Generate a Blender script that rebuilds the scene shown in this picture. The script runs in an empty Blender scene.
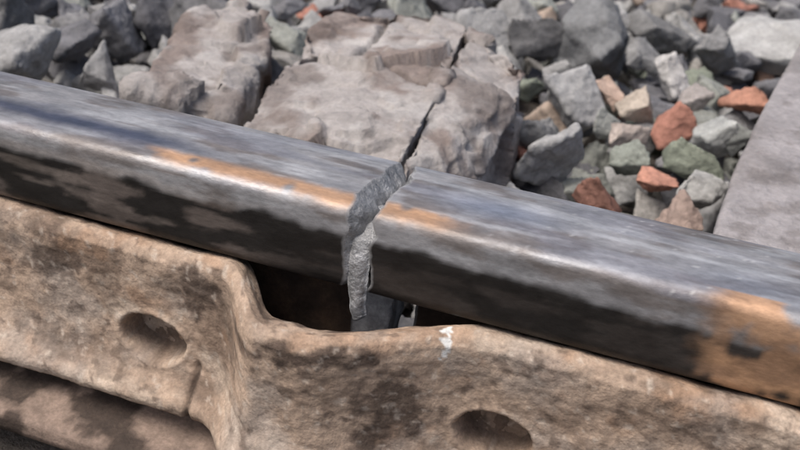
import bpy, bmesh, math, random
import numpy as np
from mathutils import Vector, noise, Matrix, Euler
random.seed(7)
S=bpy.context.scene
# ---------------- camera
psi,pit,roll=.2934,.4549,.1081
C=np.array([.154,-.463,.386])
f=np.array([-math.sin(psi)*math.cos(pit),math.cos(psi)*math.cos(pit),-math.sin(pit)])
r=np.array([math.cos(psi),math.sin(psi),0.]);u=np.cross(r,f)
r2=r*math.cos(roll)+u*math.sin(roll);u2=-r*math.sin(roll)+u*math.cos(roll)
cd=bpy.data.cameras.new("camera");cam=bpy.data.objects.new("camera",cd);S.collection.objects.link(cam)
cam.matrix_world=Matrix(((r2[0],u2[0],-f[0],C[0]),(r2[1],u2[1],-f[1],C[1]),(r2[2],u2[2],-f[2],C[2]),(0,0,0,1)))
cd.lens=1.2944*36;cd.sensor_width=36;cd.clip_start=.01;cd.clip_end=1000;S.camera=cam
cd.dof.use_dof=True;cd.dof.focus_distance=.54;cd.dof.aperture_fstop=14
# ---------------- light
w=bpy.data.worlds.new("World");S.world=w;w.use_nodes=True;nt=w.node_tree
sky=nt.nodes.new("ShaderNodeTexSky");sky.sky_type='NISHITA';sky.sun_disc=False
SE=math.radians(62);SR=math.radians(225)
sky.sun_elevation=SE;sky.sun_rotation=SR;sky.air_density=1.0;sky.dust_density=7
bg=nt.nodes["Background"];bg.inputs[1].default_value=.15;nt.links.new(sky.outputs[0],bg.inputs[0])
sd=Vector((math.sin(SR)*math.cos(SE),math.cos(SR)*math.cos(SE),math.sin(SE)))
sl=bpy.data.lights.new("sun","SUN");sl.energy=2.0;sl.angle=math.radians(34);sl.color=(1,.98,.95)
so=bpy.data.objects.new("sun",sl);S.collection.objects.link(so);so.rotation_euler=sd.to_track_quat('Z','Y').to_euler();so.location=(0,0,3)
S.view_settings.view_transform='Standard';S.view_settings.look='None'
# ---------------- material
def mat(name,rough=.8,metal=0,ns=60,nv=.25,b=.4,bs=250,bd=.001,spec=.4,stretch=(1,1,1),base=None,inst=False,warp=0):
    m=bpy.data.materials.new(name);m.use_nodes=True;n=m.node_tree.nodes;l=m.node_tree.links
    p=n["Principled BSDF"];p.inputs["Roughness"].default_value=rough;p.inputs["Metallic"].default_value=metal
    p.inputs["Specular IOR Level"].default_value=spec
    tc=n.new("ShaderNodeTexCoord");mp=n.new("ShaderNodeMapping");mp.inputs["Scale"].default_value=stretch
    l.new(tc.outputs["Object"],mp.inputs[0]);vec=mp.outputs[0]
    if inst:
        geo=n.new("ShaderNodeNewGeometry");l.new(geo.outputs["Position"],mp.inputs[0])
    if base is None:
        at=n.new("ShaderNodeAttribute");at.attribute_name="Col"
        if inst: at.attribute_type='INSTANCER'
        src=at.outputs["Color"]
    else:
        rg=n.new("ShaderNodeRGB");rg.outputs[0].default_value=(*base,1);src=rg.outputs[0]
    def N(sc,det):
        x=n.new("ShaderNodeTexNoise");x.inputs["Scale"].default_value=sc;x.inputs["Detail"].default_value=det;x.inputs["Roughness"].default_value=.6
        l.new(vec,x.inputs["Vector"]);return x
    n1=N(ns,5);n2=N(ns*6,4)
    mr=n.new("ShaderNodeMapRange");mr.inputs[1].default_value=.3;mr.inputs[2].default_value=.7;mr.inputs[3].default_value=1-nv;mr.inputs[4].default_value=1+nv
    l.new(n1.outputs[0],mr.inputs[0])
    mr2=n.new("ShaderNodeMapRange");mr2.inputs[1].default_value=.3;mr2.inputs[2].default_value=.7;mr2.inputs[3].default_value=1-nv*.7;mr2.inputs[4].default_value=1+nv*.7
    l.new(n2.outputs[0],mr2.inputs[0])
    mu=n.new("ShaderNodeMath");mu.operation='MULTIPLY';l.new(mr.outputs[0],mu.inputs[0]);l.new(mr2.outputs[0],mu.inputs[1])
    vm=n.new("ShaderNodeVectorMath");vm.operation='SCALE';l.new(src,vm.inputs[0]);l.new(mu.outputs[0],vm.inputs["Scale"])
    l.new(vm.outputs[0],p.inputs["Base Color"])
    rr=n.new("ShaderNodeMapRange");rr.inputs[3].default_value=max(rough-.15,.05);rr.inputs[4].default_value=min(rough+.15,1)
    rr.inputs[1].default_value=.3;rr.inputs[2].default_value=.7;l.new(n1.outputs[0],rr.inputs[0]);l.new(rr.outputs[0],p.inputs["Roughness"])
    n3=N(bs,6);bu=n.new("ShaderNodeBump");bu.inputs["Strength"].default_value=b;bu.inputs["Distance"].default_value=bd
    l.new(n3.outputs[0],bu.inputs["Height"]);l.new(bu.outputs[0],p.inputs["Normal"])
    return m
def nz(x,y,z,s,seed=0,oct=3):
    v=0;a=1
    for i in range(oct):
        v+=a*noise.noise(Vector((x*s+seed*7.3,y*s+seed*3.1,z*s-seed*5.7)));a*=.55;s*=2.1
    return v
def sst(a,b,x):
    t=min(max((x-a)/(b-a),0),1);return t*t*(3-2*t)
def mix(a,b,t): return tuple(a[i]+(b[i]-a[i])*t for i in range(3))
def build(name,parts,mats,smooth=True):
    V=[];F=[];Cc=[];MI=[]
    for vs,fs,cs,mi in parts:
        o=len(V);V+=vs;Cc+=cs;F+=[tuple(i+o for i in q) for q in fs];MI+=[mi]*len(fs)
    me=bpy.data.meshes.new(name);me.from_pydata(V,[],F)
    for m in mats: me.materials.append(m)
    me.polygons.foreach_set("material_index",MI);me.polygons.foreach_set("use_smooth",[smooth]*len(F))
    ca=me.color_attributes.new("Col",'FLOAT_COLOR','POINT')
    ca.data.foreach_set("color",[k for c in Cc for k in (*c,1)])
    me.update();ob=bpy.data.objects.new(name,me);S.collection.objects.link(ob);return ob
def resample(pts,step,closed=True):
    out=[];n=len(pts)
    for i in range(n if closed else n-1):
        a=np.array(pts[i]);b=np.array(pts[(i+1)%n]);k=max(1,int(round(np.linalg.norm(b-a)/step)))
        for j in range(k): out.append(tuple(a+(b-a)*j/k))
    if not closed: out.append(tuple(pts[-1]))
    return out
# ---------------- rail
half=[(-.010,.1165),(-.033,.1250),(-.0355,.1268),(-.0366,.130),(-.0362,.1605)]
for k in range(1,7):
    a=math.pi/2*k/6;half.append((-.0292-.0070*math.cos(a),.1637+.0070*math.sin(a)))
half+=[(-.020,.1718),(-.008,.1724)]
head=resample(half+[(-y,z) for y,z in half[::-1]],.0016)
web=resample([(-.0085,.025),(-.0085,.120),(.0085,.120),(.0085,.025)],.003)
foot=resample([(-.075,.0),(-.075,.010),(-.073,.012),(-.035,.020),(-.012,.033),(.012,.033),(.035,.020),(.073,.012),(.075,.010),(.075,0)],.003)
DARK=(.018,.016,.015);GREY=(.255,.255,.265);FR=(.33,.335,.345);ORG=(.46,.275,.16);BRN=(.12,.08,.055)
def headcol(x,y,z):
    n=nz(x*.35,y,z,60,1,5);m=nz(x,y,z,45,2);st=nz(x*.10,y,z,150,3,4)
    c=mix(GREY,(.165,.15,.145),sst(.0,.5,n+.15))
    c=mix(c,(.40,.41,.43),sst(.0,.6,st)*.65)
    lf=sst(-.06,-.14,x)
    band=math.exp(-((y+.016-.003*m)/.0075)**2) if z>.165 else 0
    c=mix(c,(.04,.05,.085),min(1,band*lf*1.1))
    c=mix(c,(.14,.13,.13),(1-sst(-.35,-.1,x))*.4)
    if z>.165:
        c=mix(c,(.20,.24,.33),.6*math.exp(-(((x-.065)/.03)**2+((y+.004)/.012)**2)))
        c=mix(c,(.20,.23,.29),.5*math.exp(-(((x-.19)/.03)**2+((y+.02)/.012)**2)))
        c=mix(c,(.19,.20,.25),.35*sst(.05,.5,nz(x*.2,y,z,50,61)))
    if z>.164:
        e=sst(-.13,-.105,x+.01*m)*(1-sst(.035,.062,x+.006*m))
        o=math.exp(-((y+.0275+.0022*m)/.0056)**4)*e*sst(-.35,.0,m+.25)
        c=mix(c,ORG,min(1,o*.9))
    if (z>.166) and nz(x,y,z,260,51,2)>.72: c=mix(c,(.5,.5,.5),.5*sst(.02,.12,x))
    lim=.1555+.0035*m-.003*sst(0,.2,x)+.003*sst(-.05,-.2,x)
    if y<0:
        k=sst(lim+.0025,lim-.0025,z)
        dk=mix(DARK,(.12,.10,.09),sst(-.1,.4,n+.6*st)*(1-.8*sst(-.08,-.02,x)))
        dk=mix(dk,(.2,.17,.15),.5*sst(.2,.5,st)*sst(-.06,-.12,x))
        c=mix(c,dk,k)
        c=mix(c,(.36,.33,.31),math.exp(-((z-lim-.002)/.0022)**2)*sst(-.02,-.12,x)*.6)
        o=sst(.166,.186,x+.009*m+.004*n)*sst(-.4,.1,m+.1)
        if z<.171: c=mix(c,mix(ORG,(.30,.18,.11),sst(0,.4,n)),o*.9)
    else:
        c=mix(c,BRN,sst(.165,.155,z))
    return c
def eL(y,z):
    return .0034*nz(0,y,z,60,5,3)-.001-.003*math.exp(-((y+.012)/.014)**2)
def gap(y): 
    return .0155-.007*sst(.012,.036,y)-.002*sst(-.02,-.036,y)
def eR(y,z): return eL(y,z)*.9+gap(y)+.0012*nz(0,y,z,120,9,3)
def xs_for(sign):
    a=[];x=0
    while x<.30:a.append(x);x+=.0017
    while x<3:a.append(x);x+=.1
    return [sign*q for q in a]
def piece(sign,prof,ctr,ef,colf,bulge,rings=14,capcol=None,off=0):
    xs=xs_for(sign);n=len(prof);vs=[];cs=[];fs=[]
    for x in xs:
        wt=1-sst(0,.03,abs(x))
        for y,z in prof:
            X=x+off+(ef(y,z)*wt if abs(x)<.03 else 0)
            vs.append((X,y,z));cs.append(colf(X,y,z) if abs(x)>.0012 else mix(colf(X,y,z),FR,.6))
    for i in range(len(xs)-1):
        for j in range(n):
            q=(i*n+j,i*n+(j+1)%n,(i+1)*n+(j+1)%n,(i+1)*n+j);fs.append(q if sign>0 else q[::-1])
    prev=list(range(n))
    for k in range(1,rings+1):
        t=k/rings;t=t**1.5;cur=[]
        for j,(y,z) in enumerate(prof):
            Y=y+(ctr[0]-y)*t;Z=z+(ctr[1]-z)*t
            d=nz(0,Y,Z,200,11,4)*.0013+nz(0,Y,Z,60,12,2)*.002
            X=off+ef(y,z)*(1-t)+bulge*(1-(1-t)**3.2)+d*min(1,t*6)
            vs.append((X,Y,Z));g=.85+.35*nz(X,Y,Z,90,13);cs.append(tuple(q*g for q in (capcol or FR)));cur.append(len(vs)-1)
        for j in range(n):
            q=(prev[j],cur[j],cur[(j+1)%n],prev[(j+1)%n]);fs.append(q if sign>0 else q[::-1])
        prev=cur
    return vs,fs,cs,0
def webcol(x,y,z):
    if -.004<x<.022: return tuple(q*(1.1+.5*nz(x,y,z,90,14)) for q in FR)
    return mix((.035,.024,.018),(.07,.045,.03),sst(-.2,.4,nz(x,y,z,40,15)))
def footcol(x,y,z):
    return mix((.24,.18,.145),(.06,.045,.037),sst(-.05,.3,nz(x,y,z,22,16,5)))
m_rail=mat("rail_steel",rough=.46,metal=.3,ns=70,nv=.22,b=.4,bs=450,bd=.0007,stretch=(.5,1,1))
m_rust=mat("rusty_steel",rough=.85,ns=70,nv=.3,b=.6,bs=300,bd=.0015,spec=.25)
m_frac=mat("fractured_steel",rough=.45,metal=.45,ns=200,nv=.25,b=.9,bs=400,bd=.0015)
def sliver(path,width,th):
    vs=[];cs=[];fs=[];nj=9
    P=resample(path,.0012,False);P=[np.array(p) for p in P];n=len(P)
    for i,p in enumerate(P):
        t=i/(n-1);wd=width*(1-.45*t**2)*(1+.15*nz(0,0,t,4,71))*(.5+.5*sst(0,.25,t))
        for sgn in (-1,1):
            for j in range(nj):
                s=(j/(nj-1)-.5) if sgn<0 else (.5-j/(nj-1))
                x=p[0]+s*wd+.0005*nz(p[0],p[1],p[2],160,72);y=p[1]+sgn*th*(1-abs(2*s)**2.5)+.0007*nz(x,p[1],p[2],140,75)
                zz=p[2]+(.005*s*t**3)
                vs.append((x,y,zz));g=.85+.35*nz(x,p[1],p[2],90,13);cs.append(tuple(q*g for q in FR))
    m=2*nj
    for i in range(n-1):
        for j in range(m): fs.append((i*m+j,(i+1)*m+j,(i+1)*m+(j+1)%m,i*m+(j+1)%m))
    fs.append(tuple(range(m)));fs.append(tuple(range((n-1)*m,n*m))[::-1])
    return vs,fs,cs,2
def rail(sign,name):
    ef=eL if sign<0 else eR
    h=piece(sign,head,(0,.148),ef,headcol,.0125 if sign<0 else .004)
    nb=len(xs_for(sign));nh=len(head);capn=14*nh
    wb=piece(sign,web,(0,.07),lambda y,z:.002*nz(0,y,z,60,17),webcol,.001,5,off=.0170 if sign<0 else .030)
    ft=piece(sign,foot,(0,.012),lambda y,z:.004*nz(0,y,z,50,18),footcol,.0,4,off=0 if sign<0 else .018)
    prt=[h,(wb[0],wb[1],wb[2],1),(ft[0],ft[1],ft[2],1)]
    if sign<0:
        prt.append(sliver([(.0085,-.012,.1640),(.0075,-.0245,.160),(.0062,-.0315,.153),(.0055,-.0345,.142),(.0058,-.0355,.130),(.0070,-.0355,.118),(.0085,-.0345,.110)],.0135,.0028))
    ob=build(name,prt,[m_rail,m_rust,m_frac])
    nf=(nb-1)*nh
    for i in range(nf,nf+capn): ob.data.polygons[i].material_index=2
    return ob
rail(-1,"broken_rail");rail(1,"broken_rail.001")
# ---------------- fishplate (joggled)
bp=[(-.030,.030),(-.024,.05),(-.022,.095),(-.020,.1170),(-.031,.1228),(-.038,.1240),(-.0425,.1222),(-.0452,.118),(-.0450,.111),(-.0435,.100),(-.0425,.085),(-.0425,.067),(-.044,.056),(-.048,.048),(-.054,.0425),(-.0575,.0395),(-.0585,.0365),(-.057,.0325),(-.050,.031)]
bpr=resample(bp,.0013)
def jog(x,z):
    sh=.004*(.125-z)/.1
    return sst(-.066-sh,-.026-sh,x)*(1-sst(-.012,.082,x))*1.06
HOL=[(-.107,.0675),(.0875,.068)]
def platecol(x,y,z):
    n=nz(x,y,z,28,21,5);m=nz(x,y,z,75,22,4);k=nz(x,y,z,14,23,5)
    c=mix((.39,.295,.225),(.25,.185,.14),sst(-.1,.5,n))
    c=mix(c,(.50,.41,.33),sst(.05,.5,k+.3*m)*.7)
    c=mix(c,(.34,.205,.125),sst(.2,.6,nz(x,y,z,35,24))*.4)
    c=mix(c,(.33,.295,.265),sst(.0,.6,nz(x,y,z,18,25,5))*.5)
    for bx,bz,rx,rz,st in [(-.165,.098,.014,.010,.6),(-.082,.108,.015,.014,.85),(.004,.112,.036,.008,.9),(-.035,.108,.02,.006,.6),(.036,.080,.016,.024,.85),(-.12,.050,.06,.006,.4),(-.06,.10,.01,.03,.35),(.17,.1,.03,.006,.4),(-.20,.12,.05,.004,.4)]:
        d=((x-bx)/rx)**2+((z-bz)/rz)**2
        c=mix(c,(.085,.062,.05),st*sst(1.6,.4,d-m*1.9-n*.8))
    c=mix(c,(.12,.088,.07),.65*sst(.3,.6,nz(x,y,z,110,25,3)))
    c=mix(c,(.54,.47,.40),.5*sst(.35,.7,nz(x,y,z,200,28,2)))
    if z<.062: c=mix(c,(.05,.035,.028),.85*math.exp(-((x+.0785+.0015*m+.05*(z-.05))/.0016)**2)*sst(.064,.056,z))
    if (x-.058-.003*m)**2/.0032**2+(z-.116)**2/.007**2+m*1.8<1: c=(.72,.72,.70)
    return c
vs=[];cs=[];fs=[];xs=list(np.arange(-.5,-.26,.01))+list(np.arange(-.26,.26,.0012))+list(np.arange(.26,.5,.01));n=len(bpr)
for x in xs:
    for j,(y,z) in enumerate(bpr):
        J=jog(x,z);Y=y-.034*J;Z=z-.006*J*sst(.05,.12,z)
        front=y<-.0405
        c=platecol(x,y,z)
        Y+=.0012*nz(x,y,z,45,26)+.0006*nz(x,y,z,160,27);Z+=.0012*nz(x,y,z,40,28)*(z>.115)
        if front:
            if z<.064: Y+=.003*math.exp(-((x+.0785+.05*(z-.05))/.0018)**2)*sst(.064,.056,z)
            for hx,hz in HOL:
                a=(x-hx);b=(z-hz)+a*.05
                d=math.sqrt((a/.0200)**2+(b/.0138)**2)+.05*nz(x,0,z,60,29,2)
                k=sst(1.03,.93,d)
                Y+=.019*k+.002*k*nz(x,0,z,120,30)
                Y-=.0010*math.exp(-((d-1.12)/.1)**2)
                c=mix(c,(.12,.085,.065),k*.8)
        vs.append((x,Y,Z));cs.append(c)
for i in range(len(xs)-1):
    for j in range(n):
        fs.append((i*n+j,i*n+(j+1)%n,(i+1)*n+(j+1)%n,(i+1)*n+j))
fs.append(tuple(range(n))[::-1]);fs.append(tuple(range((len(xs)-1)*n,len(xs)*n)))
m_plate=mat("rusty_fishplate",rough=.88,ns=90,nv=.25,b=.7,bs=350,bd=.0014,spec=.22)
build("fishplate",[(vs,fs,cs,0)],[m_plate])
# ---------------- ground
me=bpy.data.meshes.new("ground");me.from_pydata([(-300,-300,-.03),(300,-300,-.03),(300,300,-.03),(-300,300,-.03)],[],[(0,1,2,3)])
g=bpy.data.objects.new("ground",me);S.collection.objects.link(g);me.materials.append(mat("ground_dirt",rough=.95,ns=20,nv=.4,b=1,bs=40,bd=.01,base=(.12,.105,.09)))
# ---------------- stones
m_st=mat("ballast_stone",rough=.9,ns=38,nv=.28,b=.8,bs=130,bd=.003,spec=.15,inst=True)
def remeshed(name,bm,bevel,vox,link=False):
    me=bpy.data.meshes.new(name);bm.to_mesh(me);bm.free();ob=bpy.data.objects.new(name,me);S.collection.objects.link(ob)
    if bevel>0:
        b=ob.modifiers.new("b","BEVEL");b.width=bevel;b.segments=2
    rm=ob.modifiers.new("r","REMESH");rm.mode='VOXEL';rm.voxel_size=vox
    dg=bpy.context.evaluated_depsgraph_get();m2=bpy.data.meshes.new_from_object(ob.evaluated_get(dg))
    ob.modifiers.clear();ob.data=m2;return ob
def facet(p,sc,seed):
    q=Vector((p[0]*sc+seed*5.1,p[1]*sc-seed*2.3,p[2]*sc+seed))
    q=q+.25*noise.noise_vector(q*2.2)
    d,pt=noise.voronoi(q)
    h=noise.cell_vector(pt[0]*37.7+Vector((.31,.17,.53)))
    return (q-pt[0]).dot(h-Vector((.5,.5,.5)))*2+(h.x-.5)*.5
tc=bpy.data.collections.new("stone_shapes")
NT=20
for i in range(NT):
    rn=random.Random(i+50);bm=bmesh.new();fl=rn.uniform(.6,.9);wy=rn.uniform(.7,.95)
    for k in range(rn.choice([8,9,10,12,14])):
        v=Vector((rn.gauss(0,1),rn.gauss(0,1),rn.gauss(0,1))).normalized()*(.46+.10*rn.random())
        bm.verts.new((v.x*1.08,v.y*wy,v.z*fl))
    bmesh.ops.convex_hull(bm,input=bm.verts)
    ob=remeshed("stone_shape_%02d"%i,bm,.0,.033)
    m2=ob.data;m2.materials.clear();m2.materials.append(m_st)
    nn=[v.normal.copy() for v in m2.vertices]
    for v,nr in zip(m2.vertices,nn):
        v.co=v.co+nr*(.03*nz(*v.co,2.2,i)+.012*nz(*v.co,9,i+3,2)+.03*facet(v.co,3.0,i))
    for p in m2.polygons:p.use_smooth=True
    S.collection.objects.unlink(ob);tc.objects.link(ob)
PAL=[(.21,.21,.215),(.27,.27,.27),(.16,.16,.17),(.31,.31,.305),(.12,.12,.13),(.24,.25,.23),(.27,.26,.245)]
REDS=[(.34,.17,.13),(.36,.24,.18),(.36,.29,.24),(.20,.22,.18)]
pts=[];rots=[];scl=[];idx=[];col=[];rn=random.Random(3)
def add(x,y,z,s,c,tilt=.6):
    g=rn.uniform(.85,1.12)
    pts.append((x,y,z));rots.append((rn.uniform(-tilt,tilt),rn.uniform(-tilt,tilt),rn.uniform(0,6.28)));scl.append(s);idx.append(rn.randrange(NT));col.append(tuple(q*g for q in c))
def rc(): return rn.choice(REDS) if rn.random()<.08 else rn.choice(PAL)
def field(x0,x1,y0,y1,step,z0,z1,sm,layers):
    for L in range(layers):
        x=x0
        while x<x1:
            y=y0
            while y<y1:
                add(x+rn.uniform(-.5,.5)*step,y+rn.uniform(-.5,.5)*step,z0+(z1-z0)*(L/max(1,layers-1))+rn.uniform(-.008,.008),sm*rn.uniform(.65,1.4),rc())
                y+=step
            x+=step
field(-1.8,1.4,.13,3.0,.052,-.01,.02,.060,2)
field(-1.2,1.2,-1.2,-.10,.055,-.018,-.012,.052,1)
FP=[(-4,765,123),(-119,726,90),(-64,744,77),(69,904,98),(133,846,79),(200,951,154),(8,548,87),(121,524,62),(44,584,47),(146,433,52),(80,331,57),(133,330,73),(182,644,47),(79,562,54),(31,373,67),(50,495,43),(105,695,62),(161,529,57),(93,413,42),(4,425,54),(58,740,62),(83,474,42),(136,631,45),(183,528,46),(157,378,49),(123,381,38),(13,888,56),(-473,468,85),(-461,540,95),(-490,340,90),(-400,365,66),(-585,441,90),(-490,410,70),(-257,371,50),(-110,846,69),(-390,520,100),(-620,560,110)]
FC=[(.2,.205,.21),(.33,.33,.33),(.15,.15,.155),(.17,.17,.17),(.22,.22,.22),(.36,.36,.355),(.33,.33,.33),(.38,.19,.145),(.44,.33,.27),(.19,.21,.17),(.26,.14,.11),(.40,.31,.27),
(.34,.18,.13),(.38,.33,.28),(.29,.29,.29),(.32,.33,.31),(.44,.43,.42),(.35,.36,.35),(.25,.27,.24),(.22,.22,.22),(.22,.22,.22),(.38,.33,.30),(.24,.22,.21),(.25,.26,.25),(.32,.32,.31),
(.38,.20,.15),(.33,.33,.33),(.17,.17,.18),(.11,.11,.12),(.28,.28,.28),(.26,.26,.26),(.18,.18,.18),(.14,.14,.15),(.12,.11,.10),(.25,.25,.25),(.13,.13,.135),(.16,.16,.17)]
for (x,y,s),c in zip(FP,FC): add(x/1000,y/1000,.055,s/1000*1.12,c,.5)
me=bpy.data.meshes.new("ballast");me.from_pydata(pts,[],[])
a=me.attributes.new("rot",'FLOAT_VECTOR','POINT');a.data.foreach_set("vector",[k for v in rots for k in v])
a=me.attributes.new("scl",'FLOAT','POINT');a.data.foreach_set("value",scl)
a=me.attributes.new("idx",'INT','POINT');a.data.foreach_set("value",idx)
a=me.attributes.new("Col",'FLOAT_COLOR','POINT');a.data.foreach_set("color",[k for c in col for k in (*c,1)])
bo=bpy.data.objects.new("ballast",me);S.collection.objects.link(bo)
ng=bpy.data.node_groups.new("scatter_stones","GeometryNodeTree")
ng.interface.new_socket("Geometry",in_out='INPUT',socket_type='NodeSocketGeometry');ng.interface.new_socket("Geometry",in_out='OUTPUT',socket_type='NodeSocketGeometry')
N=ng.nodes;L=ng.links;gi=N.new("NodeGroupInput");go=N.new("NodeGroupOutput")
ip=N.new("GeometryNodeInstanceOnPoints");ci=N.new("GeometryNodeCollectionInfo");ci.inputs["Collection"].default_value=tc
ci.inputs["Separate Children"].default_value=True;ci.inputs["Reset Children"].default_value=True
def na(nm,ty):
    q=N.new("GeometryNodeInputNamedAttribute");q.data_type=ty;q.inputs["Name"].default_value=nm;return q.outputs[0]
L.new(gi.outputs[0],ip.inputs["Points"]);L.new(ci.outputs[0],ip.inputs["Instance"]);ip.inputs["Pick Instance"].default_value=True
L.new(na("idx",'INT'),ip.inputs["Instance Index"]);L.new(na("rot",'FLOAT_VECTOR'),ip.inputs["Rotation"]);L.new(na("scl",'FLOAT'),ip.inputs["Scale"])
L.new(ip.outputs[0],go.inputs[0])
gm=bo.modifiers.new("scatter","NODES");gm.node_group=ng
# big broken blocks
def slab(name,top,thick,spread,seed,colf,m,fac=.014,rough=(.002,.001),bev=0,fsc=11,cracks=()):
    bm=bmesh.new();top=[tuple(q/1000 for q in p) for p in top];c=np.mean(np.array(top),axis=0);rn=random.Random(seed)
    for p in top:
        p=np.array(p);bm.verts.new(p);q=p+(p-c)*spread;bm.verts.new((q[0],q[1],p[2]-thick))
    bmesh.ops.convex_hull(bm,input=bm.verts)
    ob=remeshed(name,bm,bev,.0026);m2=ob.data;m2.materials.clear();m2.materials.append(m)
    nn=[v.normal.copy() for v in m2.vertices];cols=[]
    for v,nr in zip(m2.vertices,nn):
        x,y,z_=v.co
        d=rough[0]*nz(x,y,z_,25,seed)+rough[1]*nz(x,y,z_,90,seed+1);dk=1
        if fac: d+=(fac*facet((x,y,z_),fsc,seed)+fac*.25*facet((x,y,z_),28,seed+2))*(1 if nr.z<.5 else .8)
        for (px,py,qx,qy) in cracks:
            ux,uy=qx-px,qy-py;L2=ux*ux+uy*uy;t=((x-px)*ux+(y-py)*uy)/L2
            if -.02<t<1.02:
                dist=((x-px)*-uy+(y-py)*ux)/math.sqrt(L2)+.006*nz(x,y,0,22,seed+9)
                cr=math.exp(-(dist/.0028)**2);d-=.010*cr;dk=min(dk,1-.5*cr)
                if dist>0:d-=.003
        v.co=v.co+nr*d
        cols+=[*(q*dk for q in colf(x,y,z_,nr)),1]
    ca=m2.color_attributes.new("Col",'FLOAT_COLOR','POINT');ca.data.foreach_set("color",cols)
    for p in m2.polygons:p.use_smooth=True
    return ob
def rockcol(x,y,z,nr):
    n=nz(x,y,z,12,41,5);c=mix((.32,.30,.29),(.21,.175,.16),sst(-.15,.35,n))
    c=mix(c,(.40,.385,.375),sst(.1,.5,nz(x,y,z,25,42,5))*.6)
    return mix(c,(.12,.095,.085),.6*sst(.12,.5,nz(x,y,z,16,43,6)))
def concol(x,y,z,nr):
    c=mix((.29,.275,.28),(.23,.215,.215),sst(-.2,.4,nz(x,y,z,10,44,5)));return mix(c,(.15,.135,.13),.5*sst(.25,.5,nz(x,y,z,40,45,5)))
m_rock=mat("rock_face",rough=.9,ns=40,nv=.2,b=.9,bs=120,bd=.003,spec=.2)
SL=[[(-287,217,100),(-315,292,100),(-340,404,110),(-320,469,110),(-259,423,110),(-236,362,100),(-222,288,100),(-216,248,80)],[(-183,223,90),(-196,261,100),(-202,325,110),(-218,399,120),(-219,487,120),(-121,504,130),(-85,486,130),(-62,343,120),(-53,245,105),(-50,189,90),(-107,204,80)],[(-50,184,90),(-61,320,115),(-84,481,130),(-45,451,125),(-7,419,120),(-1,380,110),(-3,352,100),(1,277,70)]]
slab("broken_concrete_block",SL[0],.10,.10,1,rockcol,m_rock,.016,fsc=9)
slab("broken_concrete_block.001",SL[1],.11,.04,2,rockcol,m_rock,.016,cracks=[(-.215,.36,-.05,.33),(-.15,.36,-.17,.51)])
slab("broken_concrete_block.002",SL[2],.11,.04,3,rockcol,m_rock,.014,cracks=[(-.07,.39,.01,.35)])
slab("concrete_sleeper",[(171,182,100),(177,297,110),(193,455,115),(229,751,120),(520,687,120),(488,202,100)],.14,.01,4,concol,m_rock,0,(.0006,.0007),.004)
